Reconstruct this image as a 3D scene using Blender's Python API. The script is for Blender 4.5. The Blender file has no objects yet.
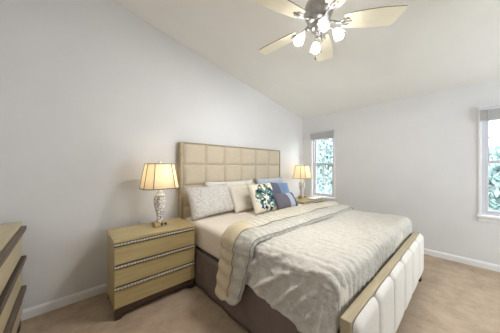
import bpy, bmesh, math, random
from mathutils import Vector, Matrix, noise
random.seed(7)
S = bpy.context.scene
COL = S.collection
PI = math.pi

# ------------------------------------------------------------------ camera
cd = bpy.data.cameras.new('camera')
cam = bpy.data.objects.new('camera', cd)
COL.objects.link(cam)
cam.location = (0, 0, 1.32)
cam.rotation_euler = (PI / 2, 0, -math.radians(42.3))
cd.sensor_width = 36.0
cd.lens = 36.0 * 199.6 / 500.0
cd.shift_y = 1.0 / 500.0
cd.clip_start = 0.02
S.camera = cam

# ------------------------------------------------------------------ daylight
world = bpy.data.worlds.new('daylight')
S.world = world
world.use_nodes = True
wn = world.node_tree
wn.nodes.clear()
wo = wn.nodes.new('ShaderNodeOutputWorld')
wb = wn.nodes.new('ShaderNodeBackground')
wb.inputs['Color'].default_value = (0.92, 0.96, 1.0, 1)
wb.inputs['Strength'].default_value = 5.0
wn.links.new(wb.outputs[0], wo.inputs[0])

S.view_settings.view_transform = 'Standard'
S.view_settings.look = 'None'
S.view_settings.gamma = 1.0
S.view_settings.use_curve_mapping = False
S.view_settings.exposure = 0.72
BULB_W = 15.0        # each of the fan's four bulbs
LAMP_W = 1.0        # each bedside lamp
S.cycles.use_denoising = True
S.cycles.max_bounces = 14
S.cycles.diffuse_bounces = 8
S.cycles.transparent_max_bounces = 12
S.cycles.sample_clamp_indirect = 8.0


# ------------------------------------------------------------------ materials
def lin(c):
    c = c / 255.0
    return c / 12.92 if c <= 0.04045 else ((c + 0.055) / 1.055) ** 2.4


def rgb(r, g, b):
    return (lin(r), lin(g), lin(b), 1)


class NT:
    def __init__(self, name):
        self.m = bpy.data.materials.new(name)
        self.m.use_nodes = True
        self.t = self.m.node_tree
        self.b = self.t.nodes['Principled BSDF']
        self.out = self.t.nodes['Material Output']

    def n(self, kind, **kw):
        x = self.t.nodes.new(kind)
        for k, v in kw.items():
            setattr(x, k, v)
        return x

    def l(self, a, b):
        self.t.links.new(a, b)

    def coord(self, scale=(1, 1, 1), rot=(0, 0, 0)):
        tc = self.n('ShaderNodeTexCoord')
        mp = self.n('ShaderNodeMapping')
        mp.inputs['Scale'].default_value = scale
        mp.inputs['Rotation'].default_value = rot
        self.l(tc.outputs['Object'], mp.inputs['Vector'])
        return mp.outputs[0]

    def noise(self, vec, scale, detail=3, rough=.55):
        x = self.n('ShaderNodeTexNoise')
        x.inputs['Scale'].default_value = scale
        x.inputs['Detail'].default_value = detail
        x.inputs['Roughness'].default_value = rough
        self.l(vec, x.inputs['Vector'])
        return x.outputs['Fac']

    def ramp(self, fac, stops, interp='LINEAR'):
        r = self.n('ShaderNodeValToRGB')
        r.color_ramp.interpolation = interp
        e = r.color_ramp.elements
        while len(e) < len(stops):
            e.new(0.5)
        for k, (p, c) in enumerate(stops):
            e[k].position = p
            e[k].color = c
        self.l(fac, r.inputs[0])
        return r.outputs[0]

    def bump(self, fac, strength, dist=.01):
        b = self.n('ShaderNodeBump')
        b.inputs['Strength'].default_value = strength
        b.inputs['Distance'].default_value = dist
        self.l(fac, b.inputs['Height'])
        self.l(b.outputs[0], self.b.inputs['Normal'])


def plain(name, col, rough=.6, metal=0.0, spec=.5, sheen=0.0):
    k = NT(name)
    k.b.inputs['Base Color'].default_value = col
    k.b.inputs['Roughness'].default_value = rough
    k.b.inputs['Metallic'].default_value = metal
    k.b.inputs['Specular IOR Level'].default_value = spec
    if sheen:
        k.b.inputs['Sheen Weight'].default_value = sheen
    return k.m


def mottled(name, c1, c2, scale=8, rough=.7, bump=.0, bscale=60, stretch=(1, 1, 1), dist=.005, spec=.3, metal=0):
    k = NT(name)
    v = k.coord(stretch)
    k.l(k.ramp(k.noise(v, scale, 4), [(.3, c1), (.7, c2)]), k.b.inputs['Base Color'])
    k.b.inputs['Roughness'].default_value = rough
    k.b.inputs['Specular IOR Level'].default_value = spec
    k.b.inputs['Metallic'].default_value = metal
    if bump:
        k.bump(k.noise(v, bscale, 3), bump, dist)
    return k.m


def wood(name, c1, c2, axis='x', rough=.4, spec=.4):
    st = {'x': (1.5, 22, 22), 'y': (22, 1.5, 22), 'z': (22, 22, 1.5)}[axis]
    return mottled(name, c1, c2, 2.2, rough, .06, 5, st, .003, spec)


M = {}
M['wall'] = mottled('wall_paint', rgb(222, 222, 224), rgb(225, 225, 227), 3, .85, .03, 220, dist=.002, spec=.2)
M['ceiling'] = mottled('ceiling_paint', rgb(234, 233, 230), rgb(237, 236, 233), 3, .9, .03, 180, dist=.002, spec=.2)
M['trim'] = plain('white_trim_paint', rgb(236, 236, 238), .4)
M['vinyl'] = plain('white_window_vinyl', rgb(204, 204, 210), .4)
M['walnut_and_recess_shade'] = mottled('dark_base_and_recess_shade', rgb(74, 58, 50), rgb(88, 70, 60), 6, .45)
M['ns_wood'] = wood('olive_tan_veneer', rgb(178, 159, 113), rgb(194, 175, 128), 'x', .24, .5)
M['dr_wood'] = wood('pale_tan_veneer', rgb(190, 175, 141), rgb(205, 190, 156), 'y', .4)
M['bed_wood'] = wood('driftwood_veneer', rgb(166, 152, 125), rgb(183, 169, 141), 'x', .42)
M['upholstery'] = mottled('beige_upholstery', rgb(200, 187, 166), rgb(207, 194, 174), 30, .75, .05, 300, spec=.3)
M['foot_pad'] = mottled('pale_upholstery', rgb(222, 217, 210), rgb(228, 223, 217), 30, .7, .05, 300, spec=.3)
M['black'] = plain('black_plastic', rgb(28, 26, 26), .5)
M['nickel'] = mottled('brushed_nickel', rgb(176, 174, 172), rgb(196, 194, 191), 40, .3, 0, metal=1.0)
M['blade'] = wood('whitewashed_blade', rgb(236, 228, 206), rgb(242, 236, 217), 'x', .45)
M['blade_edge'] = plain('blade_edge', rgb(150, 136, 110), .5)
M['sheet'] = mottled('cream_sheet', rgb(230, 220, 207), rgb(235, 225, 213), 5, .8, .1, 18, dist=.006, spec=.15)
M['skirt'] = mottled('taupe_skirt', rgb(122, 110, 106), rgb(130, 117, 112), 9, .85, .05, 120, spec=.15)
M['lamp_tinted_under'] = mottled('lamp_tinted_lining', rgb(207, 192, 163), rgb(216, 202, 174), 6, .85, .25, 14, dist=.012, spec=.15)
M['pip'] = plain('grey_piping', rgb(150, 147, 142), .8)
M['gold'] = plain('champagne_metal', rgb(196, 176, 140), .3, 1.0)
M['brown_trim'] = plain('brown_shade_trim', rgb(110, 88, 58), .7)
M['chain'] = plain('chain_metal', rgb(110, 104, 96), .4, 1.0)


def carpet():
    k = NT('beige_carpet')
    v = k.coord()
    c = k.ramp(k.noise(v, 5.0, 6, .7), [(.32, rgb(172, 152, 131)), (.68, rgb(202, 182, 161))])
    k.l(c, k.b.inputs['Base Color'])
    k.b.inputs['Roughness'].default_value = .95
    k.b.inputs['Specular IOR Level'].default_value = .1
    k.bump(k.noise(v, 120, 4, .8), .6, .012)
    return k.m


M['carpet'] = carpet()


def comforter_mat(name, c1, c2):
    k = NT(name)
    v = k.coord()
    w = k.n('ShaderNodeTexWave', wave_type='BANDS', bands_direction='X')
    w.inputs['Scale'].default_value = 4.6
    w.inputs['Distortion'].default_value = 3.0
    w.inputs['Detail'].default_value = 2
    w.inputs['Detail Scale'].default_value = 2.2
    k.l(v, w.inputs['Vector'])
    k.l(k.ramp(k.noise(v, 26, 4, .7), [(.3, c1), (.7, c2)]), k.b.inputs['Base Color'])
    n2 = k.noise(v, 34, 4, .7)
    mx = k.n('ShaderNodeMath', operation='MULTIPLY_ADD')
    k.l(w.outputs['Fac'], mx.inputs[0])
    mx.inputs[1].default_value = .5
    k.l(n2, mx.inputs[2])
    k.b.inputs['Roughness'].default_value = .85
    k.b.inputs['Specular IOR Level'].default_value = .15
    k.bump(mx.outputs[0], .9, .016)
    return k.m


M['comforter'] = comforter_mat('pale_seersucker', rgb(198, 194, 185), rgb(218, 214, 206))
M['fold'] = comforter_mat('grey_green_seersucker', rgb(192, 189, 178), rgb(212, 209, 199))


M['cream_fold'] = comforter_mat('cream_seersucker', rgb(205, 198, 182), rgb(222, 215, 200))


def handle_mat():
    k = NT('twisted_metal_pull')
    v = k.coord((1, 1, 1), (0, 0, .5))
    w = k.n('ShaderNodeTexWave', wave_type='BANDS', bands_direction='X')
    w.inputs['Scale'].default_value = 14
    k.l(v, w.inputs['Vector'])
    k.l(k.ramp(w.outputs['Fac'], [(.1, rgb(176, 164, 146)), (.6, rgb(226, 219, 206))]), k.b.inputs['Base Color'])
    k.b.inputs['Metallic'].default_value = .35
    k.b.inputs['Roughness'].default_value = .3
    k.bump(w.outputs['Fac'], .5, .01)
    return k.m


M['pull'] = handle_mat()


def dresser_pull():
    k = NT('bronze_pull')
    v = k.coord((1, 1, 1), (.0, 0, 0))
    w = k.n('ShaderNodeTexWave', wave_type='BANDS', bands_direction='Z')
    w.inputs['Scale'].default_value = 30
    k.l(v, w.inputs['Vector'])
    k.l(k.ramp(w.outputs['Fac'], [(.2, rgb(84, 72, 62)), (.8, rgb(122, 108, 96))]), k.b.inputs['Base Color'])
    k.b.inputs['Metallic'].default_value = .35
    k.b.inputs['Roughness'].default_value = .5
    return k.m


M['dpull'] = dresser_pull()


def mosaic():
    k = NT('cracked_white_mosaic')
    v = k.coord()
    vo = k.n('ShaderNodeTexVoronoi', feature='DISTANCE_TO_EDGE')
    vo.inputs['Scale'].default_value = 30
    k.l(v, vo.inputs['Vector'])
    vc = k.n('ShaderNodeTexVoronoi')
    vc.inputs['Scale'].default_value = 30
    k.l(v, vc.inputs['Vector'])
    a = k.ramp(vo.outputs['Distance'], [(.02, rgb(60, 58, 56)), (.075, (1, 1, 1, 1))])
    b = k.ramp(vc.outputs['Color'], [(.0, rgb(206, 204, 202)), (.5, rgb(240, 234, 230)), (1, rgb(250, 248, 245))])
    mx = k.n('ShaderNodeMix', data_type='RGBA', blend_type='MULTIPLY')
    mx.inputs[0].default_value = 1
    k.l(b, mx.inputs[6])
    k.l(a, mx.inputs[7])
    k.l(mx.outputs[2], k.b.inputs['Base Color'])
    k.b.inputs['Roughness'].default_value = .18
    k.b.inputs['Coat Weight'].default_value = .4
    return k.m


M['mosaic'] = mosaic()


def shade_mat():
    k = NT('lit_fabric_shade')
    k.t.nodes.remove(k.b)
    d = k.n('ShaderNodeBsdfDiffuse')
    d.inputs['Color'].default_value = rgb(242, 234, 216)
    tr = k.n('ShaderNodeBsdfTranslucent')
    tr.inputs['Color'].default_value = rgb(250, 240, 218)
    mx = k.n('ShaderNodeMixShader')
    mx.inputs[0].default_value = .6
    k.l(d.outputs[0], mx.inputs[1])
    k.l(tr.outputs[0], mx.inputs[2])
    k.l(mx.outputs[0], k.out.inputs[0])
    return k.m


M['shade'] = shade_mat()


def tulip_mat():
    k = NT('frosted_glass_shade')
    k.t.nodes.remove(k.b)
    tr = k.n('ShaderNodeBsdfTranslucent')
    tr.inputs['Color'].default_value = (.95, .95, .95, 1)
    tp = k.n('ShaderNodeBsdfTransparent')
    gl = k.n('ShaderNodeBsdfGlossy')
    gl.inputs['Roughness'].default_value = .15
    m1 = k.n('ShaderNodeMixShader')
    m1.inputs[0].default_value = .55
    k.l(tr.outputs[0], m1.inputs[1])
    k.l(tp.outputs[0], m1.inputs[2])
    m2 = k.n('ShaderNodeMixShader')
    m2.inputs[0].default_value = .1
    k.l(m1.outputs[0], m2.inputs[1])
    k.l(gl.outputs[0], m2.inputs[2])
    k.l(m2.outputs[0], k.out.inputs[0])
    return k.m


M['tulip'] = tulip_mat()


def glass_mat():
    k = NT('window_glass')
    k.t.nodes.remove(k.b)
    tp = k.n('ShaderNodeBsdfTransparent')
    tp.inputs['Color'].default_value = (.95, .98, .98, 1)
    gl = k.n('ShaderNodeBsdfGlossy')
    gl.inputs['Roughness'].default_value = .02
    m1 = k.n('ShaderNodeMixShader')
    m1.inputs[0].default_value = .05
    k.l(tp.outputs[0], m1.inputs[1])
    k.l(gl.outputs[0], m1.inputs[2])
    k.l(m1.outputs[0], k.out.inputs[0])
    return k.m


M['glass'] = glass_mat()


def emit(name, col, s):
    k = NT(name)
    k.b.inputs['Base Color'].default_value = (.9, .9, .9, 1)
    k.b.inputs['Emission Color'].default_value = col
    k.b.inputs['Emission Strength'].default_value = s
    return k.m


M['bulb'] = emit('lit_bulb', (1, .98, .95, 1), 22)
M['warm_bulb'] = emit('warm_bulb', (1, .88, .68, 1), 6)


def sham_mat():
    k = NT('grey_floral_sham')
    v = k.coord()
    vo = k.n('ShaderNodeTexVoronoi')
    vo.inputs['Scale'].default_value = 60
    k.l(v, vo.inputs['Vector'])
    f = k.noise(v, 38, 5, .75)
    ad = k.n('ShaderNodeMath', operation='MULTIPLY_ADD')
    k.l(vo.outputs['Distance'], ad.inputs[0])
    ad.inputs[1].default_value = .5
    k.l(f, ad.inputs[2])
    k.l(k.ramp(ad.outputs[0], [(.5, rgb(172, 168, 165)), (.8, rgb(217, 213, 208))]), k.b.inputs['Base Color'])
    k.b.inputs['Roughness'].default_value = .85
    k.b.inputs['Specular IOR Level'].default_value = .15
    k.bump(k.noise(v, 16, 3), .25, .012)
    return k.m


M['sham'] = sham_mat()
M['cream_pillow'] = mottled('cream_pillow', rgb(228, 221, 207), rgb(234, 228, 215), 9, .85, .15, 14, dist=.01, spec=.15)
M['white_pillow'] = mottled('white_pillow', rgb(226, 222, 216), rgb(232, 228, 222), 9, .85, .15, 14, dist=.01, spec=.15)
M['blue_sham'] = mottled('pale_blue_sham', rgb(184, 194, 206), rgb(206, 213, 221), 24, .85, .15, 20, dist=.008, spec=.15)


def stripes(name, stops, warp=0.0):
    """vertical bands across a cushion of unit width (object x from -.5 to .5 after scale)"""
    k = NT(name)
    tc = k.n('ShaderNodeTexCoord')
    sp = k.n('ShaderNodeSeparateXYZ')
    k.l(tc.outputs['Generated'], sp.inputs[0])
    src = sp.outputs[0]
    if warp:
        # curved border: x + warp*(y-.5)^2
        a = k.n('ShaderNodeMath', operation='SUBTRACT')
        k.l(sp.outputs[1], a.inputs[0])
        a.inputs[1].default_value = .5
        b = k.n('ShaderNodeMath', operation='MULTIPLY')
        k.l(a.outputs[0], b.inputs[0])
        k.l(a.outputs[0], b.inputs[1])
        c = k.n('ShaderNodeMath', operation='MULTIPLY_ADD')
        k.l(b.outputs[0], c.inputs[0])
        c.inputs[1].default_value = warp
        k.l(src, c.inputs[2])
        src = c.outputs[0]
    k.l(k.ramp(src, stops, 'CONSTANT'), k.b.inputs['Base Color'])
    k.b.inputs['Roughness'].default_value = .7
    k.b.inputs['Specular IOR Level'].default_value = .25
    k.bump(k.noise(k.coord(), 18, 3), .15, .008)
    return k.m


M['cushion_front'] = stripes('grey_and_blue_stripes', [(0, rgb(112, 108, 118)), (.56, rgb(186, 194, 210)), (.80, rgb(66, 72, 98)), (.90, rgb(150, 156, 172))], .35)
M['cushion_back'] = stripes('grey_and_blue_halves', [(0, rgb(108, 110, 128)), (.42, rgb(128, 152, 188)), (.86, rgb(150, 170, 200))], .3)


def floral():
    k = NT('teal_leaf_print')
    tc = k.n('ShaderNodeTexCoord')
    sp = k.n('ShaderNodeSeparateXYZ')
    k.l(tc.outputs['Object'], sp.inputs[0])

    def mth(op, a, b=None, c=None):
        x = k.n('ShaderNodeMath', operation=op)
        for i, q in enumerate((a, b, c)):
            if q is None:
                continue
            if isinstance(q, (int, float)):
                x.inputs[i].default_value = q
            else:
                k.l(q, x.inputs[i])
        return x.outputs[0]
    X, Y = mth('ADD', sp.outputs[0], -.015), mth('ADD', sp.outputs[1], -.205)
    ang = mth('ARCTAN2', Y, X)
    rad = mth('SQRT', mth('ADD', mth('MULTIPLY', X, X), mth('MULTIPLY', Y, Y)))
    cb = k.n('ShaderNodeCombineXYZ')
    k.l(mth('MULTIPLY', ang, 3.4), cb.inputs[0])
    k.l(mth('MULTIPLY', rad, 21.0), cb.inputs[1])
    vo = k.n('ShaderNodeTexVoronoi')
    vo.inputs['Scale'].default_value = 1.15
    k.l(cb.outputs[0], vo.inputs['Vector'])
    sepc = k.n('ShaderNodeSeparateColor')
    k.l(vo.outputs['Color'], sepc.inputs[0])
    cream = rgb(234, 228, 211)
    leaf = k.ramp(sepc.outputs[0], [(0, rgb(34, 62, 84)), (.2, rgb(70, 118, 132)), (.42, cream), (.56, rgb(104, 148, 152)), (.72, rgb(122, 138, 92)), (.82, rgb(44, 72, 92)), (.92, cream)], 'CONSTANT')
    nz = k.noise(tc.outputs['Object'], 15, 2)
    edge = mth('ADD', rad, mth('MULTIPLY', mth('ADD', nz, -.5), .2))
    msk = k.ramp(edge, [(0, (0, 0, 0, 1)), (.028, (1, 1, 1, 1)), (.195, (0, 0, 0, 1))], 'CONSTANT')
    mx = k.n('ShaderNodeMix', data_type='RGBA')
    k.l(msk, mx.inputs[0])
    mx.inputs[6].default_value = cream
    k.l(leaf, mx.inputs[7])
    k.l(mx.outputs[2], k.b.inputs['Base Color'])
    k.b.inputs['Roughness'].default_value = .8
    k.b.inputs['Specular IOR Level'].default_value = .15
    return k.m


M['floral'] = floral()


def leaf_mat():
    k = NT('sunlit_leaves')
    c = k.ramp(k.noise(k.coord(), 1.2, 3), [(.35, rgb(176, 194, 192)), (.65, rgb(198, 212, 212))])
    tr = k.n('ShaderNodeBsdfTranslucent')
    k.l(c, tr.inputs['Color'])
    k.l(c, k.b.inputs['Base Color'])
    k.b.inputs['Roughness'].default_value = .7
    mx = k.n('ShaderNodeMixShader')
    mx.inputs[0].default_value = .5
    k.l(k.b.outputs[0], mx.inputs[1])
    k.l(tr.outputs[0], mx.inputs[2])
    k.l(mx.outputs[0], k.out.inputs[0])
    return k.m


M['leaf'] = leaf_mat()
M['bark'] = plain('tree_bark', rgb(120, 104, 90), .9)
M['grass'] = mottled('pale_dry_lawn', rgb(150, 152, 140), rgb(168, 168, 156), 2, .9)
M['blind'] = plain('grey_blind_slats', rgb(208, 208, 210), .55)
M['chrome_dark'] = plain('outlet_socket', rgb(60, 40, 40), .5)


# ------------------------------------------------------------------ geometry helpers
def link(name, me, mat=None, parent=None, mats=None, smooth=False):
    o = bpy.data.objects.new(name, me)
    COL.objects.link(o)
    for m in (mats or ([mat] if mat else [])):
        me.materials.append(m)
    if parent:
        o.parent = parent
    if smooth:
        for p in me.polygons:
            p.use_smooth = True
    return o


def tomesh(bm, name):
    me = bpy.data.meshes.new(name)
    bmesh.ops.recalc_face_normals(bm, faces=bm.faces[:])
    bm.to_mesh(me)
    bm.free()
    return me


def obj(name, bm, mat=None, parent=None, smooth=False, mats=None):
    return link(name, tomesh(bm, name), mat, parent, mats, smooth)


def box(bm, x0, x1, y0, y1, z0, z1, bev=0.0, seg=2, mi=0):
    vs = [bm.verts.new(p) for p in ((x0, y0, z0), (x1, y0, z0), (x1, y1, z0), (x0, y1, z0), (x0, y0, z1), (x1, y0, z1), (x1, y1, z1), (x0, y1, z1))]
    fs = [bm.faces.new([vs[i] for i in q]) for q in ((3, 2, 1, 0), (4, 5, 6, 7), (0, 1, 5, 4), (1, 2, 6, 5), (2, 3, 7, 6), (3, 0, 4, 7))]
    for f in fs:
        f.material_index = mi
    if bev:
        es = {e for f in fs for e in f.edges}
        bmesh.ops.bevel(bm, geom=list(es), offset=bev, segments=seg, affect='EDGES', profile=.5)


def bx(*a, **k):
    bm = bmesh.new()
    box(bm, *a, **k)
    return bm


def lathe(bm, prof, c=(0, 0, 0), n=32, axis=None):
    """prof: list of (radius, height); axis: Matrix rotating the z axis"""
    rings = []
    for r, h in prof:
        ring = []
        for k in range(n):
            a = 2 * PI * k / n
            p = Vector((r * math.cos(a), r * math.sin(a), h))
            if axis:
                p = axis @ p
            ring.append(bm.verts.new(p + Vector(c)))
        rings.append(ring)
    for a, b in zip(rings, rings[1:]):
        for k in range(n):
            bm.faces.new((a[k], a[(k + 1) % n], b[(k + 1) % n], b[k]))
    for ring in (rings[0], rings[-1]):
        try:
            bm.faces.new(ring)
        except ValueError:
            pass


def tube(bm, pts, r, n=8):
    pts = [Vector(p) for p in pts]
    rr = r if isinstance(r, (list, tuple)) else [r] * len(pts)
    rings = []
    for i, p in enumerate(pts):
        d = (pts[min(i + 1, len(pts) - 1)] - pts[max(i - 1, 0)]).normalized()
        up = Vector((0, 0, 1)) if abs(d.z) < .9 else Vector((1, 0, 0))
        a = d.cross(up).normalized()
        b = d.cross(a).normalized()
        rings.append([bm.verts.new(p + rr[i] * (a * math.cos(2 * PI * k / n) + b * math.sin(2 * PI * k / n))) for k in range(n)])
    for a, b in zip(rings, rings[1:]):
        for k in range(n):
            bm.faces.new((a[k], a[(k + 1) % n], b[(k + 1) % n], b[k]))
    bm.faces.new(rings[0])
    bm.faces.new(rings[-1])


def prism(bm, poly, fn0, fn1):
    """closed prism between two mappings of a 2-D polygon"""
    a = [bm.verts.new(fn0(*p)) for p in poly]
    b = [bm.verts.new(fn1(*p)) for p in poly]
    bm.faces.new(a)
    bm.faces.new(b[::-1])
    n = len(poly)
    for k in range(n):
        bm.faces.new((a[k], a[(k + 1) % n], b[(k + 1) % n], b[k]))


def gridmesh(bm, nu, nv, fn):
    vs = [[bm.verts.new(fn(i / nu, j / nv)) for j in range(nv + 1)] for i in range(nu + 1)]
    for i in range(nu):
        for j in range(nv):
            bm.faces.new((vs[i][j], vs[i + 1][j], vs[i + 1][j + 1], vs[i][j + 1]))
    return vs


def thing(name, label, cat, loc=(0, 0, 0), rot=(0, 0, 0), group=None):
    o = bpy.data.objects.new(name, None)
    COL.objects.link(o)
    o.location = loc
    o.rotation_euler = rot
    o.empty_display_size = .1
    tag(o, label, cat, group)
    return o


def tag(o, label, cat, group=None, kind=None):
    o['label'] = label
    o['category'] = cat
    if group:
        o['group'] = group
    if kind:
        o['kind'] = kind
    return o


def struct(name, bm, mat, parent=None, smooth=False):
    o = obj(name, bm, mat, parent, smooth)
    if not parent:
        o['kind'] = 'structure'
    return o


def lamp(name, loc, watts, col, radius, parent, kind='POINT'):
    d = bpy.data.lights.new(name, kind)
    d.energy = watts
    d.color = col
    d.shadow_soft_size = radius
    o = bpy.data.objects.new(name, d)
    COL.objects.link(o)
    o.parent = parent
    o.location = loc
    return o


def copy_tree(o, parent=None):
    c = o.copy()
    COL.objects.link(c)
    if parent:
        c.parent = parent
    for ch in list(o.children):
        copy_tree(ch, c)
    return c


# ------------------------------------------------------------------ the room
XB, YA = 4.035, 2.607          # inner faces of the window wall and the headboard wall
XW, YS = -0.80, -2.10          # inner faces of the walls beside and behind the camera
CE, SL = 2.44, 0.188           # eave height, slope of the ceiling
T = 0.14


def ceil_z(x):
    return CE + SL * (XB - x)


struct('floor', bx(XW - T, XB + T, YS - T, YA + T, -.1, 0), M['carpet'])
bm = bmesh.new()
prism(bm, [(XW - T, ceil_z(XW - T)), (XB + T, ceil_z(XB + T)), (XB + T, ceil_z(XB + T) + .1), (XW - T, ceil_z(XW - T) + .1)],
      lambda x, z: (x, YS - T, z), lambda x, z: (x, YA + T, z))
struct('ceiling', bm, M['ceiling'])
gab = [(XW - T, -.1), (XB + T, -.1), (XB + T, ceil_z(XB + T)), (XW - T, ceil_z(XW - T))]
bm = bmesh.new()
prism(bm, gab, lambda x, z: (x, YA, z), lambda x, z: (x, YA + T, z))
struct('wall_left', bm, M['wall'])
bm = bmesh.new()
BW = [(2.1, 3.6)]          # a wide unseen window added behind the camera for its daylight
BZ0, BZ1 = .45, 2.2
xs = [XW - T] + [q for w in BW for q in w] + [XB + T]
for k in range(0, len(xs), 2):
    a, b = xs[k], xs[k + 1]
    prism(bm, [(a, -.1), (b, -.1), (b, ceil_z(b)), (a, ceil_z(a))], lambda x, z: (x, YS - T, z), lambda x, z: (x, YS, z))
for a, b in BW:
    box(bm, a, b, YS - T, YS, -.1, BZ0)
    prism(bm, [(a, BZ1), (b, BZ1), (b, ceil_z(b)), (a, ceil_z(a))], lambda x, z: (x, YS - T, z), lambda x, z: (x, YS, z))
struct('wall_back', bm, M['wall'])
bm = bmesh.new()
prism(bm, [(YS, -.1), (YA, -.1), (YA, ceil_z(XW)), (YS, ceil_z(XW))], lambda y, z: (XW - T, y, z), lambda y, z: (XW, y, z))
struct('wall_near', bm, M['wall'])

# window wall with its openings (centre y of each window)
WIN = [(2.118, 'window_1'), (-.355, 'window_2'), (-1.45, 'added_window_right')]  # last opening is out of view, added to let in more daylight
WHW, WZ0, WZ1 = .245, .70, 2.085
bm = bmesh.new()
ys = [YA]
for c, _ in WIN:
    box(bm, XB, XB + T, c + WHW, ys[-1], -.1, CE)
    box(bm, XB, XB + T, c - WHW, c + WHW, -.1, WZ0)
    box(bm, XB, XB + T, c - WHW, c + WHW, WZ1, CE)
    ys.append(c - WHW)
box(bm, XB, XB + T, YS, ys[-1], -.1, CE)
struct('wall_right', bm, M['wall'])


def baseboard(name, a, b, nrm):
    """profile swept from a to b along a wall, nrm pointing into the room"""
    prof = [(0, 0), (.016, 0), (.016, .062), (.011, .074), (.006, .083), (0, .085)]
    bm = bmesh.new()
    prism(bm, prof, lambda d, z: (a[0] + nrm[0] * d, a[1] + nrm[1] * d, z), lambda d, z: (b[0] + nrm[0] * d, b[1] + nrm[1] * d, z))
    struct(name, bm, M['trim'])


baseboard('baseboard_left', (XW, YA), (XB, YA), (0, -1))
baseboard('baseboard_right', (XB, YS), (XB, YA - .016), (-1, 0))
baseboard('baseboard_back', (XW, YS), (XB - .016, YS), (0, 1))
baseboard('baseboard_near', (XW, YS + .016), (XW, YA - .016), (1, 0))


def window(c, name):
    # casing and sill on the wall
    bm = bmesh.new()
    e, w = WHW, .03
    box(bm, XB - .014, XB + .0, c - e - w, c - e, WZ0 - .0, WZ1 + w, .003)
    box(bm, XB - .014, XB + .0, c + e, c + e + w, WZ0 - .0, WZ1 + w, .003)
    box(bm, XB - .014, XB + .0, c - e, c + e, WZ1, WZ1 + w, .003)
    root = struct(name, bm, M['trim'])
    bm = bmesh.new()
    box(bm, XB - .05, XB + .06, c - e - .045, c + e + .045, WZ0 - .03, WZ0 - .002, .006)
    obj('window_sill', bm, M['trim'], root)
    bm = bmesh.new()
    box(bm, XB - .014, XB - .0, c - e - .025, c + e + .025, WZ0 - .09, WZ0 - .03, .003)
    obj('window_apron', bm, M['trim'], root)
    # vinyl frame set back in the opening
    bm = bmesh.new()
    f = .03
    x0, x1 = XB + .03, XB + .11
    box(bm, x0, x1, c - e, c - e + f, WZ0, WZ1)
    box(bm, x0, x1, c + e - f, c + e, WZ0, WZ1)
    box(bm, x0, x1, c - e + f, c + e - f, WZ0, WZ0 + f)
    box(bm, x0, x1, c - e + f, c + e - f, WZ1 - f, WZ1)
    obj('window_frame', bm, M['vinyl'], root)
    mid = 1.395
    for x, z0, z1 in ((XB + .045, WZ0 + f, mid + .02), (XB + .078, mid - .02, WZ1 - f)):
        bm = bmesh.new()
        s = .03
        ya, yb = c - e + f, c + e - f
        box(bm, x, x + .03, ya, ya + s, z0, z1, .003)
        box(bm, x, x + .03, yb - s, yb, z0, z1, .003)
        box(bm, x, x + .03, ya + s, yb - s, z0, z0 + s, .003)
        box(bm, x, x + .03, ya + s, yb - s, z1 - s, z1, .003)
        sash = obj('window_sash', bm, M['vinyl'], root)
        bm = bmesh.new()
        zm = (z0 + z1) / 2
        box(bm, x + .009, x + .021, c - .007, c + .007, z0 + s, z1 - s)
        box(bm, x + .009, x + .021, ya + s, c - .007, zm - .007, zm + .007)
        box(bm, x + .009, x + .021, c + .007, yb - s, zm - .007, zm + .007)
        obj('muntin', bm, M['vinyl'], sash)
        bm = bmesh.new()
        box(bm, x + .013, x + .017, ya + s - .004, yb - s + .004, z0 + s - .004, z1 - s + .004)
        obj('window_pane', bm, M['glass'], sash)


for c, nm in WIN:
    window(c, nm)
for (a, b), nm in zip(BW, ('added_window_back',)):
    bm = bmesh.new()
    f = .05
    y0, y1 = YS - .09, YS - .03
    box(bm, a, a + f, y0, y1, BZ0, BZ1)
    box(bm, b - f, b, y0, y1, BZ0, BZ1)
    box(bm, a + f, b - f, y0, y1, BZ0, BZ0 + f)
    box(bm, a + f, b - f, y0, y1, BZ1 - f, BZ1)
    box(bm, (a + b) / 2 - .03, (a + b) / 2 + .03, y0, y1, BZ0 + f, BZ1 - f)
    root = struct(nm, bm, M['vinyl'])
    obj('window_pane', bx(a + f - .005, b - f + .005, YS - .062, YS - .058, BZ0 + f - .005, BZ1 - f + .005), M['glass'], root)


def portal(loc, rot, sx, sy):
    d = bpy.data.lights.new('window_portal', 'AREA')
    d.shape = 'RECTANGLE'
    d.size, d.size_y = sx, sy
    d.cycles.is_portal = True
    o = bpy.data.objects.new('window_portal', d)
    COL.objects.link(o)
    o.location = loc
    o.rotation_euler = rot


for c, nm in WIN:
    portal((XB + T + .01, c, (WZ0 + WZ1) / 2), (0, PI / 2, 0), WZ1 - WZ0, 2 * WHW)
for a, b in BW:
    portal(((a + b) / 2, YS - T - .01, (BZ0 + BZ1) / 2), (PI / 2, 0, 0), b - a, BZ1 - BZ0)


# ------------------------------------------------------------------ raised blinds
def blind(c, label, wand_y):
    t = thing('window_blind', label, 'blind', (XB - .016, c, 1.93), group='raised blinds over the windows')
    h = WHW + .022
    obj('headrail', bx(-.055, -.004, -h, h, .125, .17, bev=.004), M['vinyl'], t)
    bm = bmesh.new()
    for k in range(13):
        z = .004 + k * .0092
        box(bm, -.052, -.006, -h + .006, h - .006, z, z + .0055)
    obj('slat_stack', bm, M['blind'], t)
    obj('bottom_rail', bx(-.052, -.006, -h + .006, h - .006, -.012, .002, bev=.003), M['blind'], t)
    bm = bmesh.new()
    tube(bm, [(-.058, wand_y, .13), (-.06, wand_y, -.2), (-.06, wand_y, -.52)], .0035)
    obj('tilt_wand', bm, M['blind'], t, True)
    bm = bmesh.new()
    tube(bm, [(-.05, -h - .012, .165), (-.05, -h - .012, .2)], .004)
    obj('end_bracket', bm, M['blind'], t)


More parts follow.
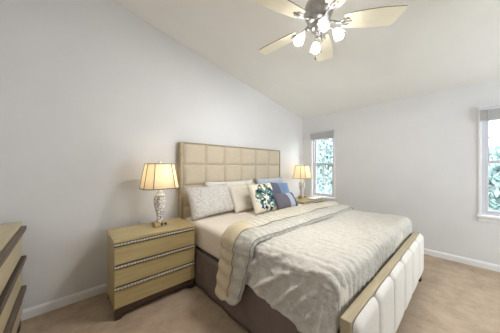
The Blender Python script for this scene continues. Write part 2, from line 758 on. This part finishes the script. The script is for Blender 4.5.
blind(WIN[0][0], 'grey slatted blind pulled up on the window beside the far lamp', -.235)
blind(WIN[1][0], 'grey slatted blind pulled up on the window at the right edge', .19)


# ------------------------------------------------------------------ outdoors
def tree(x, y, zc, rx, ry, rz, n, label, size=.14):
    t = thing('leafy_tree', label, 'tree', (x, y, -3.0), group='trees outside the windows')
    bm = bmesh.new()
    tube(bm, [(0, 0, 0), (.05, .03, (zc + 3) * .5), (0, 0, zc + 3)], [.16, .11, .04])
    obj('trunk', bm, M['bark'], t, True)
    bm = bmesh.new()
    rnd = random.Random(int(x * 100 + y * 10))
    for _ in range(n):
        while True:
            p = Vector((rnd.uniform(-1, 1), rnd.uniform(-1, 1), rnd.uniform(-1, 1)))
            if .25 < p.length < 1:
                break
        if noise.noise(p * 2.3 + Vector((x, y, 0))) < -.6:
            continue
        q = Vector((p.x * rx, p.y * ry, p.z * rz + zc + 3))
        R = Matrix.Rotation(rnd.uniform(0, 6.28), 3, 'Z') @ Matrix.Rotation(rnd.uniform(-1.2, 1.2), 3, 'X')
        s = size * rnd.uniform(.6, 1.2)
        bm.faces.new([bm.verts.new(q + R @ Vector(v)) for v in ((-s * .35, 0, 0), (0, -s, 0), (s * .35, 0, 0), (0, s, 0))])
    obj('foliage', bm, M['leaf'], t)


tree(9.2, 3.9, 1.6, 1.6, 1.45, 2.2, 16000, 'pale green tree seen through the window beside the far lamp, left of its centre bar')
tree(9.6, 6.95, 2.0, 1.5, 1.45, 2.4, 16000, 'pale green tree farther left outside the window beside the far lamp')
tree(9.4, -1.1, .5, 1.4, 1.6, 1.7, 16000, 'low pale green tree seen through the window at the right edge')
struct('lawn_ground', bx(XB + T + .5, 30, -16, 24, -3.1, -3.0), M['grass'])


# ------------------------------------------------------------------ bed
BX0, BX1 = 1.04, 3.085
bed = thing('bed', 'king bed with beige square-tufted headboard and pale channelled footboard in wood trim', 'bed', ((BX0 + BX1) / 2, 1.45, 0))
BC = Vector(bed.location)


def bobj(name, bm, mat, smooth=False, parent=None):
    bmesh.ops.translate(bm, verts=bm.verts[:], vec=-BC)
    return obj(name, bm, mat, parent or bed, smooth)


HF, HT = 2.525, 1.655           # headboard front plane and top
HX0 = 1.07
bm = bmesh.new()
box(bm, HX0, BX1, HF, HF + .07, .12, HT, .006)
bm2 = bm
head = bobj('headboard', bm, M['bed_wood'])
# raised border of the headboard
bm = bmesh.new()
bw = .034
box(bm, HX0, HX0 + bw, HF - .022, HF, .12, HT, .004)
box(bm, BX1 - bw * .7, BX1, HF - .022, HF, .12, HT, .004)
box(bm, HX0 + bw, BX1 - bw * .7, HF - .022, HF, HT - .014, HT, .004)
bobj('headboard_frame', bm, M['bed_wood'])
bm = bmesh.new()
ncol, rowh = 6, .2805
xa, xb = HX0 + bw, BX1 - bw * .7
tw = (xb - xa) / ncol
top = HT - .014
for i in range(ncol):
    for j in range(5):
        x0, x1 = xa + i * tw, xa + (i + 1) * tw
        z1 = top - j * rowh
        z0 = z1 - rowh

        def f(u, v, x0=x0, x1=x1, z0=z0, z1=z1):
            d = (1 - abs(2 * u - 1) ** 7) * (1 - abs(2 * v - 1) ** 7)
            return (x0 + u * (x1 - x0), HF - .004 - .030 * max(d, 0) ** .6, z0 + v * (z1 - z0))
        gridmesh(bm, 14, 14, f)
bobj('headboard_upholstery', bm, M['upholstery'], True)

# footboard: wood top and ends, padded channels on the outer face
FY0, FY1, FT = .395, .447, .553
FX0, FX1 = 1.03, 3.095
bm = bmesh.new()
box(bm, FX0, FX1 - .03, FY0, FY1, .10, FT, .004)
foot = bobj('footboard', bm, M['bed_wood'])
bm = bmesh.new()
nch = 6
cw = (FX1 + .02 - (FX0 + .018)) / nch
for i in range(nch):
    x0 = FX0 + .018 + i * cw

    def f(u, v, x0=x0):
        a = abs(2 * u - 1)
        arch = (1 - a ** 6) * .022                      # channel tops rise in the middle
        z0, z1 = .085, FT - .030 + arch
        d = (1 - a ** 9) ** .6 if a < 1 else 0
        e = (1 - abs(2 * v - 1) ** 9)
        return (x0 + u * cw, FY0 - .003 - .036 * d * max(e, 0) ** .5, z0 + v * (z1 - z0))
    gridmesh(bm, 24, 20, f)
o = bobj('footboard_upholstery', bm, M['foot_pad'], True)
for x in (1.075, 3.03):
    bobj('leg', bx(x - .028, x + .028, .375, .43, 0, .10, bev=.004), M['black'])
for x in (1.075, 3.03):
    bobj('leg', bx(x - .028, x + .028, HF + .005, HF + .06, 0, .12, bev=.004), M['black'])
bobj('platform', bx(1.09, 3.03, .50, HF - .06, .11, .385), M['skirt'])
# bed skirt with soft pleats: left, right and a return at the foot
for X, sgn in ((1.068, -1), (3.052, 1)):
    def f(u, v, X=X, sgn=sgn):
        y = .62 + u * (2.42 - .62)
        z = .012 + v * .385
        w = (.006 * math.sin(y * 19) + .006 * noise.noise(Vector((y * 4, sgn, 0)))) * (1 - v) + .012 * (1 - v)
        return (X + sgn * w, y, z)
    bm = bmesh.new()
    gridmesh(bm, 90, 8, f)
    sk = bobj('bed_skirt', bm, M['skirt'], True)
    md = sk.modifiers.new('thick', 'SOLIDIFY')
    md.thickness = .004
    md.offset = 0

# mattress with fitted sheet
MX0, MX1, MY0, MY1, MZ0, MZ1 = 1.085, 3.035, .475, 2.465, .392, .685
bm = bmesh.new()
box(bm, MX0, MX1, MY0, MY1, MZ0, MZ1, .055, 5)
bmesh.ops.subdivide_edges(bm, edges=[e for e in bm.edges if e.calc_length() > .3], cuts=24, use_grid_fill=True)
for v in bm.verts:
    if v.co.x < MX0 + .03 and v.co.z < MZ1 - .03:
        v.co.x += .006 * noise.noise(Vector((v.co.y * 5, v.co.z * 9, 1)))
mat = obj('mattress', bm, M['sheet'], None, True)
tag(mat, 'thick mattress under a cream fitted sheet on the king bed', 'mattress')


# ------------------------------------------------------------------ comforter
def section(s, xl, xr, top, hl, hr, r=.07, fl=.09):
    """s in 0..1 runs left hem, left drop, top, right drop, right hem; returns point (x, z), normal (nx, nz), drop fraction"""
    Ll = max(top - r - hl, .01)
    La = PI / 2 * r
    Lt = xr - xl - 2 * r
    Lr = max(top - r - hr, .01)
    # fixed share of samples per segment keeps rows aligned along y
    if s < .22:
        k = s / .22
        d = 1 - k
        return xl - fl * d ** 1.3 * .8, hl + k * Ll, -1, .15, d
    if s < .28:
        a = (s - .22) / .06 * PI / 2
        return xl + r - r * math.cos(a), top - r + r * math.sin(a), -math.cos(a), math.sin(a), 0
    if s < .80:
        k = (s - .28) / .52
        return xl + r + k * Lt, top, 0, 1, 0
    if s < .86:
        a = (s - .80) / .06 * PI / 2
        return xr - r + r * math.sin(a), top - r + r * math.cos(a), math.sin(a), math.cos(a), 0
    k = (s - .86) / .14
    return xr + fl * k ** 1.3 * .5, top - r - k * Lr, 1, .15, k


def ridge(px, py, a, b, w):
    """soft crease along the segment a-b in the plane (px, py)"""
    ax, ay = a
    bx_, by = b
    dx, dy = bx_ - ax, by - ay
    L2 = dx * dx + dy * dy
    t = max(0, min(1, ((px - ax) * dx + (py - ay) * dy) / L2))
    d2 = (px - ax - t * dx) ** 2 + (py - ay - t * dy) ** 2
    return math.exp(-d2 / (w * w)) * (.35 + .65 * math.sin(PI * min(1, max(0, t * .9 + .05))))


def cloth(name, mat, nu, nv, fn, thick, parent=None):
    bm = bmesh.new()
    gridmesh(bm, nu, nv, fn)
    o = obj(name, bm, mat, parent, True)
    m = o.modifiers.new('thick', 'SOLIDIFY')
    m.thickness = thick
    m.offset = -1
    return o


CT = .722                        # top of the main layer


def hem_left(y):
    return .40 + .02 * math.sin(y * 7) + .012 * math.sin(y * 17 + 1) - .04 * max(0, y - 1.0)


def main_layer(u, v):
    # v: 0 head end -> 1 foot end with a rounded drop behind the footboard
    ye, rf = .472, .075
    if v < .86:
        y = 1.42 + (ye + rf - 1.42) * (v / .86)
        dq, ny = 0.0, 0.0
    else:
        k = (v - .86) / .14
        a = min(k / .45, 1) * PI / 2
        y = ye + rf - rf * math.sin(a)
        dq = rf * (1 - math.cos(a)) + max(0, k - .45) / .55 * .12
        ny = -math.sin(a)
    x, z, nx, nz, d = section(u, 1.075, 3.05, CT, hem_left(y), .42)
    side = 1 if u < .5 else -1
    L = 1.0
    dd = dq * (1 - d) if d > 0 else dq
    z -= dd
    p = Vector((x, y, z))
    n = Vector((nx, ny, nz * (1 - abs(ny) * .8))).normalized()
    # quilting ripples run towards the foot; stronger towards the foot edge
    ft = max(0, min(1, (1.0 - y) / .5))
    h = .006 * math.sin(x * 88 + 2.5 * noise.noise(Vector((x * 3, y * 3, 0)))) * (.35 + .9 * ft) if d == 0 else 0
    h += .016 * noise.noise(Vector((x * 2.2, y * 2.2, z * 2))) + .005 * noise.noise(Vector((x * 9, y * 9, z * 9)))
    if d > 0 and side > 0:
        # creases across the hanging side
        for a, b, hgt in (((1.06, .44), (.80, .62), .020), ((.87, .41), (.68, .62), .022), ((.76, .42), (.60, .60), .014), ((.545, .36), (.535, .64), .020),
                          ((1.02, .40), (.93, .56), .012), ((.66, .38), (.60, .52), .014), ((1.18, .5), (1.02, .68), .014), ((.94, .58), (.72, .66), .012)):
            h += 2.1 * hgt * ridge(y, z, a, b, .019)
        h += .010 * math.sin(y * 26 + z * 14) * d * .6
    if x < 1.32:
        q = max(0, min(1, (1.32 - x) / .15))
        h += q * (.012 * noise.noise(Vector((x * 14, y * 20, z * 20))) + .006 * noise.noise(Vector((x * 30, y * 44, z * 44))))
    return p + n * h


comf = thing('comforter', 'pale cream quilted comforter folded back in bands across the king bed', 'comforter', (2.06, 1.0, .69))
CO = Vector(comf.location)


def rel(fn):
    return lambda u, v: fn(u, v) - CO


cloth('main_layer', M['comforter'], 230, 96, rel(main_layer), .028, comf)


def roll(y0, y1, skew, base, height, hl, hr, xl, xr, seed, puff, gather, sweep):
    def fn(u, v):
        x, z, nx, nz, d = section(u, xl, xr, base, hl, hr, .075, .11)
        w = 2 * v - 1
        # bow of the band across the bed
        t = max(0, min(1, (x - 1.1) / 1.95))
        yc = y0 + (y1 - y0) * v + skew(t) * v
        prof = max(0, 1 - abs(w) ** 3.2) ** .55
        hh = height * prof
        if d > 0 and u < .5:
            hh *= 1 - .35 * d
            # the hanging end gathers to a rounded point, swept towards the pillows
            yc = yc - w * gather * d ** 1.3 + sweep * d
            z = z + .05 * (abs(w) ** 2.5) * d
        h = hh + .010 * noise.noise(Vector((x * 4, yc * 5 + seed, z * 5))) + .006 * noise.noise(Vector((x * 12, yc * 12 + seed, z * 12)))
        h += puff * (2.2 if d > 0 else 1) * math.sin((z * 60 if d > 0 else x * 22) + 2 * noise.noise(Vector((x * 3, yc * 3, seed)))) * prof
        return Vector((x, yc, z)) + Vector((nx, 0, nz)).normalized() * h
    return fn


def bow_a(t):
    return .18 * math.sin(PI * min(1, t * .95)) - .05 * t


def bow_b(t):
    return .03 * math.sin(PI * t) + .02 * t


cloth('folded_band', M['fold'], 200, 22, rel(roll(1.13, 1.40, bow_b, CT, .055, .245, .40, 1.062, 3.06, 3, .004, .05, .005)), .03, comf)
tb = cloth('turned_back_band', M['cream_fold'], 200, 30, rel(roll(1.275, 1.53, bow_a, CT, .08, .235, .40, 1.062, 3.055, 9, .004, .02, -.015)), .03, comf)
def piping(fn, v):
    bm = bmesh.new()
    pts = [fn(k / 160, v) for k in range(2, 155)]
    pts = [p + (Vector((-.012, 0, 0)) if k < 38 else Vector((0, 0, .008))) for k, p in enumerate(pts)]
    tube(bm, pts, .004, 6)
    obj('piping', bm, M['pip'], comf, True)


piping(rel(roll(1.13, 1.40, bow_b, CT, .055, .245, .40, 1.062, 3.06, 3, .004, .05, .005)), .03)
piping(rel(roll(1.275, 1.53, bow_a, CT, .08, .235, .40, 1.062, 3.055, 9, .004, .02, -.015)), .09)
tb.data.materials.append(M['lamp_tinted_under'])          # tan lining on the turned corner, with lamplight mixed into its colour
for p in tb.data.polygons:
    c = p.center + CO
    if c.x + .10 * noise.noise(c * 5) + .25 * (1.5 - c.y) < 1.30 and c.y > 1.27 + .03 * noise.noise(c * 6):
        p.material_index = 1


# ------------------------------------------------------------------ pillows
def pillow_bm(w, h, t, seed, pinch=.07, wr=.008):
    """cushion in the local xy plane, z through its thickness"""
    bm = bmesh.new()
    n = 26
    sides = []
    for sgn in (1, -1):
        vs = []
        for i in range(n + 1):
            row = []
            for j in range(n + 1):
                u, v = 2 * i / n - 1, 2 * j / n - 1
                x = w / 2 * u * (1 - pinch * (1 - v * v))
                y = h / 2 * v * (1 - pinch * (1 - u * u))
                k = max(0, (1 - u ** 4)) * max(0, (1 - v ** 4))
                z = t / 2 * k ** .42
                if 0 < i < n and 0 < j < n:
                    z += wr * noise.noise(Vector((x * 9 + seed, y * 9, sgn))) + wr * .6 * noise.noise(Vector((x * 22 + seed, y * 22, sgn)))
                row.append((x, y, sgn * z))
            vs.append(row)
        sides.append(vs)
    V = {}

    def vert(s, i, j):
        if i in (0, n) or j in (0, n):
            s = 0
        if (s, i, j) not in V:
            V[(s, i, j)] = bm.verts.new(sides[s][i][j] if s or not (i in (0, n) or j in (0, n)) else (sides[0][i][j][0], sides[0][i][j][1], 0))
        return V[(s, i, j)]
    for s in (0, 1):
        for i in range(n):
            for j in range(n):
                bm.faces.new((vert(s, i, j), vert(s, i + 1, j), vert(s, i + 1, j + 1), vert(s, i, j + 1)))
    return bm


def pillow(name, label, cat, w, h, t, mat, loc, lean, yaw=0, roll_=0, seed=1, flange=0, **k):
    """loc = middle of the lower edge; lean = degrees back from upright"""
    bm = pillow_bm(w, h, t, seed, **k)
    bmesh.ops.translate(bm, verts=bm.verts[:], vec=(0, h / 2, 0))
    o = obj(name, bm, mat, None, True)
    # local y up, local z towards the foot of the bed
    R = Matrix.Rotation(math.radians(yaw), 4, 'Z') @ Matrix.Rotation(math.radians(90 - lean), 4, 'X') @ Matrix.Rotation(math.radians(roll_), 4, 'Z')
    o.matrix_world = Matrix.Translation(loc) @ R
    tag(o, label, cat)
    return o


PZ = MZ1 + .012
pillow('pillow_sham', 'grey mottled sham pillow leaning at the left of the headboard', 'pillow', .70, .42, .16, M['sham'], (1.425, 2.225, PZ), 25, 3, 2, 1)
pillow('bed_pillow', 'white pillow standing behind the cream one against the headboard', 'pillow', .92, .43, .09, M['white_pillow'], (1.84, 2.40, PZ), 7, 0, 0, 2)
pillow('bed_pillow', 'plain cream pillow between the grey mottled sham and the leaf-print cushion', 'pillow', .52, .40, .12, M['cream_pillow'], (1.96, 2.16, PZ), 26, -4, 3, 3)
pillow('pillow_sham', 'pale blue sham pillow at the back right against the headboard', 'pillow', .72, .45, .10, M['blue_sham'], (2.72, 2.38, PZ), 9, 0, 0, 4)
pillow('leaf_print_cushion', 'square cream cushion printed with teal and navy leaves', 'cushion', .46, .43, .12, M['floral'], (2.055, 1.89, PZ), 24, -2, 1, 5, wr=.004)
pillow('square_cushion', 'blue cushion with a slate grey left side leaning behind the small striped cushion', 'cushion', .44, .41, .10, M['cushion_back'], (2.64, 2.06, PZ), 26, -6, -4, 6)
pillow('striped_cushion', 'small grey cushion with pale blue and navy stripes at the front of the pillows', 'cushion', .52, .27, .11, M['cushion_front'], (2.44, 1.80, PZ), 32, 4, -2, 7, wr=.004)


# ------------------------------------------------------------------ nightstands
def nightstand(label, loc):
    W, D, H = .745, .43, .69
    t = thing('nightstand', label, 'nightstand', loc, group='matching three-drawer nightstands')
    x0, x1, y0, y1 = -W / 2, W / 2, -D / 2, D / 2
    # body: sides, back, top, shelf bottom in one carcass
    bm = bmesh.new()
    box(bm, x0, x0 + .022, y0 + .012, y1, .075, H - .024, .002)
    box(bm, x1 - .022, x1, y0 + .012, y1, .075, H - .024, .002)
    box(bm, x0 + .022, x1 - .022, y1 - .012, y1, .075, H - .024)
    box(bm, x0 + .022, x1 - .022, y0 + .03, y1 - .012, .075, .097)
    obj('body', bm, M['ns_wood'], t)
    obj('top', bx(x0 - .004, x1 + .004, y0 - .004, y1 + .002, H - .024, H, bev=.003), M['ns_wood'], t)
    zs = [(.475, .664), (.288, .471), (.100, .284)]
    for z0, z1 in zs:
        bm = bmesh.new()
        box(bm, x0 + .003, x1 - .003, y0 - .002, y0 + .018, z0 + .003, z1 - .034, .002)
        box(bm, x0 + .024, x1 - .024, y0 + .018, y1 - .03, z0 + .012, z1 - .05)
        d = obj('drawer', bm, M['ns_wood'], t)
        # recess board coloured dark as its shade, full-width twisted pull above each front
        bm = bmesh.new()
        box(bm, x0 + .003, x1 - .003, y0 + .008, y0 + .02, z1 - .036, z1 - .002)
        obj('drawer_recess', bm, M['walnut_and_recess_shade'], d)
        bm = bmesh.new()
        pts = []
        box(bm, x0 + .003, x1 - .003, y0 - .018, y0 + .008, z1 - .020, z1 - .006, .004, 3)
        obj('handle', bm, M['pull'], d)
    bm = bmesh.new()
    box(bm, x0 + .004, x1 - .004, y0 + .004, y0 + .03, .055, .094, .002)
    box(bm, x0 + .004, x1 - .004, y1 - .03, y1 - .004, .055, .075, .002)
    box(bm, x0 + .004, x0 + .03, y0 + .03, y1 - .03, .055, .075, .002)
    box(bm, x1 - .03, x1 - .004, y0 + .03, y1 - .03, .055, .075, .002)
    obj('plinth', bm, M['walnut_and_recess_shade'], t)
    for sx in (-1, 1):
        for sy in (-1, 1):
            cx, cy = sx * (W / 2 - .004), sy * (D / 2 - .004)
            bm = bmesh.new()
            prof = [(0, .056), (0, .0), (.045, .0), (.058, .02), (.085, .045), (.11, .056)]
            prism(bm, prof, lambda a, z: (cx - sx * a, cy, z), lambda a, z: (cx - sx * a, cy - sy * .03, z))
            obj('leg', bm, M['walnut_and_recess_shade'], t)
    return t


NS1 = (.661, 2.258, 0)
NS2 = (3.537, 2.248, 0)
nightstand('tan three-drawer nightstand with twisted metal pulls standing left of the bed', NS1)
nightstand('tan nightstand in the far corner behind the bed by the window', NS2)


# ------------------------------------------------------------------ table lamps
def table_lamp(label, loc, warm):
    t = thing('table_lamp', label, 'lamp', loc, group='matching bedside lamps')
    bm = bmesh.new()
    box(bm, -.068, .068, -.05, .05, .002, .046, .004)
    base = obj('base', bm, M['gold'], t)
    for x in (.006, .042):
        bm = bmesh.new()
        lathe(bm, [(.0135, 0), (.0135, .004), (.011, .007)], (x, -.05, .025), 16, Matrix.Rotation(PI / 2, 3, 'X'))
        obj('outlet_socket', bm, M['chrome_dark'], base)
    prof = [(.034, .046), (.036, .06), (.030, .072), (.028, .085), (.036, .13), (.050, .19), (.060, .25), (.062, .28), (.056, .31), (.046, .325)]
    bm = bmesh.new()
    lathe(bm, prof, n=32)
    obj('mosaic_body', bm, M['mosaic'], t, True)
    bm = bmesh.new()
    lathe(bm, [(.050, .324), (.052, .332), (.044, .340), (.030, .346), (.030, .356), (.036, .362), (.020, .372), (.014, .40), (.012, .43)], n=28)
    obj('neck', bm, M['trim'], t, True)
    # shade: square with cut corners, tapering upwards
    zb, zt = .408, .668

    def ring(hw, hd, c, z):
        return [(-hw + c, -hd, z), (hw - c, -hd, z), (hw, -hd + c, z), (hw, hd - c, z), (hw - c, hd, z), (-hw + c, hd, z), (-hw, hd - c, z), (-hw, -hd + c, z)]
    b, tt = ring(.18, .15, .07, zb), ring(.135, .112, .054, zt)
    bm = bmesh.new()
    vb = [bm.verts.new(p) for p in b]
    vt = [bm.verts.new(p) for p in tt]
    for k in range(8):
        bm.faces.new((vb[k], vb[(k + 1) % 8], vt[(k + 1) % 8], vt[k]))
    sh = obj('lamp_shade', bm, M['shade'], t)
    md = sh.modifiers.new('thick', 'SOLIDIFY')
    md.thickness = .002
    for nm, loop in (('shade_trim', b), ('shade_trim', tt)):
        bm = bmesh.new()
        for k in range(8):
            tube(bm, [loop[k], loop[(k + 1) % 8]], .0042, 6)
        obj(nm, bm, M['brown_trim'], sh)
    for k in range(8):
        bm = bmesh.new()
        tube(bm, [b[k], tt[k]], .0036, 6)
        obj('shade_rib', bm, M['brown_trim'], sh)
    bm = bmesh.new()
    for a in (0, PI / 2):
        c, s = math.cos(a), math.sin(a)
        tube(bm, [(-.128 * c, -.108 * s, zt - .012), (0, 0, zt - .004), (.128 * c, .108 * s, zt - .012)], .002, 6)
    tube(bm, [(0, 0, .43), (0, 0, zt + .006)], .003, 6)
    obj('harp', bm, M['gold'], t)
    bm = bmesh.new()
    lathe(bm, [(.004, zt), (.012, zt + .006), (.014, zt + .016), (.012, zt + .03), (.004, zt + .04)], n=16)
    obj('finial', bm, M['trim'], t, True)
    bm = bmesh.new()
    lathe(bm, [(.004, .445), (.014, .45), (.016, .475), (.028, .50), (.03, .53), (.022, .553), (.006, .562)], (.028, -.0, 0), n=18)
    obj('light_bulb', bm, M['warm_bulb'], t, True)
    lamp('lamp_light', (.028, 0, .585), LAMP_W, (1, .9, .74), .03, t)
    return t


table_lamp('lit lamp with white mosaic base on the nightstand left of the bed', (.735, 2.262, .69), 1)
table_lamp('lit lamp with white mosaic base in the far corner beside the window', (3.575, 2.33, .69), 1)


slab = thing('sheen_slab', 'thin white slab with a dark edge added for the sheen on the far nightstand by the window', 'sheen_slab', (3.72, 2.135, .69), (0, 0, .02))  # added white slab standing for the sheen on the nightstand top
obj('dark_edge', bx(-.16, .16, -.09, .09, .0005, .006, bev=.001), M['black'], slab)
obj('sheen_top', bx(-.157, .157, -.086, .088, .006, .012, bev=.001), M['trim'], slab)

# ------------------------------------------------------------------ dresser
t = thing('dresser', 'pale tan dresser with dark bronze full-width pulls at the left edge', 'dresser', (-.51, 1.72, 0))
DX0, DX1, DY0, DY1, DH = -.225, .225, -.77, .77, .872


def dbx(*a, **k):
    return bx(*a, **k)


bm = bmesh.new()
box(bm, DX0, DX1 - .012, DY0, DY0 + .024, .10, DH - .026, .002)
box(bm, DX0, DX1 - .012, DY1 - .024, DY1, .10, DH - .026, .002)
box(bm, DX0, DX0 + .012, DY0 + .024, DY1 - .024, .10, DH - .026)
box(bm, DX0 + .012, DX1 - .03, DY0 + .024, DY1 - .024, .10, .125)
obj('body', bm, M['dr_wood'], t)
obj('top', bx(DX0, DX1 + .004, DY0 - .004, DY1 + .004, DH - .026, DH, bev=.003), M['dr_wood'], t)
for z1 in (.846, .601, .356):
    z0 = z1 - .243
    bm = bmesh.new()
    box(bm, DX1 - .016, DX1 + .004, DY0 + .003, DY1 - .003, z0 + .002, z1 - .045, .002)
    box(bm, DX0 + .03, DX1 - .016, DY0 + .026, DY1 - .026, z0 + .03, z1 - .06)
    d = obj('drawer', bm, M['dr_wood'], t)
    bm = bmesh.new()
    box(bm, DX1 - .01, DX1 + .03, DY0 + .003, DY1 - .02, z1 - .042, z1 - .004, .008, 3)
    obj('handle', bm, M['dpull'], d)
bm = bmesh.new()
box(bm, DX0 + .004, DX1 - .004, DY0 + .004, DY1 - .004, .06, .10, .003)
obj('plinth', bm, M['walnut_and_recess_shade'], t)
for sx in (-1, 1):
    for sy in (-1, 1):
        cx, cy = sx * (DX1 - .004), sy * (DY1 - .004)
        obj('leg', bx(min(cx, cx - sx * .06), max(cx, cx - sx * .06), min(cy, cy - sy * .06), max(cy, cy - sy * .06), 0, .061, bev=.003), M['walnut_and_recess_shade'], t)


# ------------------------------------------------------------------ ceiling fan
FC = Vector((1.588, .872))
FZ = 2.56
fan = thing('ceiling_fan', 'brushed nickel ceiling fan with five cream blades and four lit bulbs', 'ceiling fan', (FC.x, FC.y, FZ))
cz = ceil_z(FC.x) - FZ
bm = bmesh.new()
lathe(bm, [(.072, cz + .016), (.074, cz - .03), (.06, cz - .06), (.022, cz - .075)], n=32)
obj('canopy', bm, M['nickel'], fan, True)
bm = bmesh.new()
lathe(bm, [(.013, cz - .07), (.013, .17)], n=16)
obj('downrod', bm, M['nickel'], fan, True)
bm = bmesh.new()
lathe(bm, [(.018, .21), (.03, .20), (.04, .175), (.085, .165), (.112, .15), (.118, .12), (.118, .075), (.108, .055), (.094, .045), (.094, .02), (.086, .005), (.07, -.005), (.06, -.012)], n=40)
obj('motor_housing', bm, M['nickel'], fan, True)
bm = bmesh.new()
lathe(bm, [(.062, -.012), (.066, -.02), (.066, -.05), (.055, -.066), (.03, -.078), (.012, -.086), (.008, -.10), (.002, -.103)], n=32)
kit = obj('light_kit', bm, M['nickel'], fan, True)


def blade_bm():
    bm = bmesh.new()
    out = []
    # outline along +x, width along y
    prof = [(.20, .050), (.235, .058), (.30, .064), (.38, .070), (.46, .073), (.54, .073), (.60, .070), (.635, .064), (.655, .052)]
    up = [(min(x, .605), w * 1.17) for x, w in prof[:-2]] + [(.612, .076), (.624, .062)]
    lo = [(x, -w * 1.17) for x, w in prof[:-2]] + [(.635, -.082), (.654, -.076)]
    poly = up + [(.656, -.066)] + lo[::-1]
    for s in (-.004, .004):
        out.append([bm.verts.new((x, y, s)) for x, y in poly])
    n = len(poly)
    bm.faces.new(out[0])
    bm.faces.new(out[1][::-1])
    for k in range(n):
        f = bm.faces.new((out[0][k], out[0][(k + 1) % n], out[1][(k + 1) % n], out[1][k]))
        f.material_index = 1
    return bm


blade_me = tomesh(blade_bm(), 'fan_blade')
blade_me.materials.append(M['blade'])
blade_me.materials.append(M['blade_edge'])
bm = bmesh.new()
tube(bm, [(.085, 0, .012), (.13, 0, -.004), (.17, 0, -.014), (.21, 0, -.008), (.27, 0, -.009)], [.012, .011, .010, .009, .006], 8)
tube(bm, [(.17, 0, -.014), (.20, .022, -.011), (.232, .030, -.009), (.25, .018, -.009)], [.008, .007, .006, .004], 8)
tube(bm, [(.17, 0, -.014), (.20, -.022, -.011), (.232, -.030, -.009), (.25, -.018, -.009)], [.008, .007, .006, .004], 8)
iron_me = tomesh(bm, 'blade_iron')
for p in iron_me.polygons:
    p.use_smooth = True
iron_me.materials.append(M['nickel'])
A0 = math.radians(-50.2)
for k in range(5):
    a = A0 + k * 2 * PI / 5
    b = bpy.data.objects.new('blade', blade_me)
    COL.objects.link(b)
    b.parent = fan
    b.rotation_euler = Matrix.Rotation(a, 3, 'Z').to_euler()
    b.matrix_local = Matrix.Rotation(a, 4, 'Z') @ Matrix.Rotation(math.radians(-12), 4, 'X')
    i = bpy.data.objects.new('blade_iron', iron_me)
    COL.objects.link(i)
    i.parent = b

# four glass shades with lit bulbs
Fv = Vector((math.sin(math.radians(42.3)), math.cos(math.radians(42.3)), 0))
Rv = Vector((Fv.y, -Fv.x, 0))
for ang in (-14, 80, 166, 264):
    a = math.radians(ang)
    dr = Rv * math.cos(a) + Fv * math.sin(a)
    tip = dr * .13 + Vector((0, 0, -.085))
    bm = bmesh.new()
    tube(bm, [dr * .05 + Vector((0, 0, -.035)), dr * .085 + Vector((0, 0, -.045)), dr * .115 + Vector((0, 0, -.066)), tip], [.009, .008, .009, .018], 10)
    arm = obj('light_arm', bm, M['nickel'], fan, True)
    ax = (dr * .62 + Vector((0, 0, -.78))).normalized()
    Rm = Vector((0, 0, 1)).rotation_difference(ax).to_matrix()
    bm = bmesh.new()
    lathe(bm, [(.020, -.004), (.026, .012), (.036, .03), (.044, .052), (.048, .078)], tip, 24, Rm)
    # open mouth: drop the cap at the far end
    bm.faces.ensure_lookup_table()
    caps = [f for f in bm.faces if len(f.verts) > 4]
    bmesh.ops.delete(bm, geom=caps, context='FACES')
    obj('glass_shade', bm, M['tulip'], arm, True)
    bm = bmesh.new()
    lathe(bm, [(.010, .0), (.013, .02), (.026, .042), (.031, .062), (.026, .082), (.012, .094), (.002, .097)], tip, 20, Rm)
    obj('light_bulb', bm, M['bulb'], arm, True)
    spot = lamp('fan_light', tip + ax * .11, BULB_W, (1, .985, .96), .035, fan, 'SPOT')
    spot.data.spot_size = math.radians(165)
    spot.data.spot_blend = .6
    spot.rotation_euler = Vector((0, 0, -1)).rotation_difference(ax).to_euler()
for dx, L in ((.025, .15), (-.02, .215)):
    p = Rv * dx + Fv * .02
    bm = bmesh.new()
    tube(bm, [p + Vector((0, 0, -.07)), p + Vector((0, 0, -.07 - L))], .0014, 6)
    ch = obj('pull_chain', bm, M['chain'], fan)
    bm = bmesh.new()
    lathe(bm, [(.002, .012), (.006, .004), (.007, -.008), (.003, -.014)], p + Vector((0, 0, -.075 - L)), 12)
    obj('chain_knob', bm, M['chain'], ch, True)
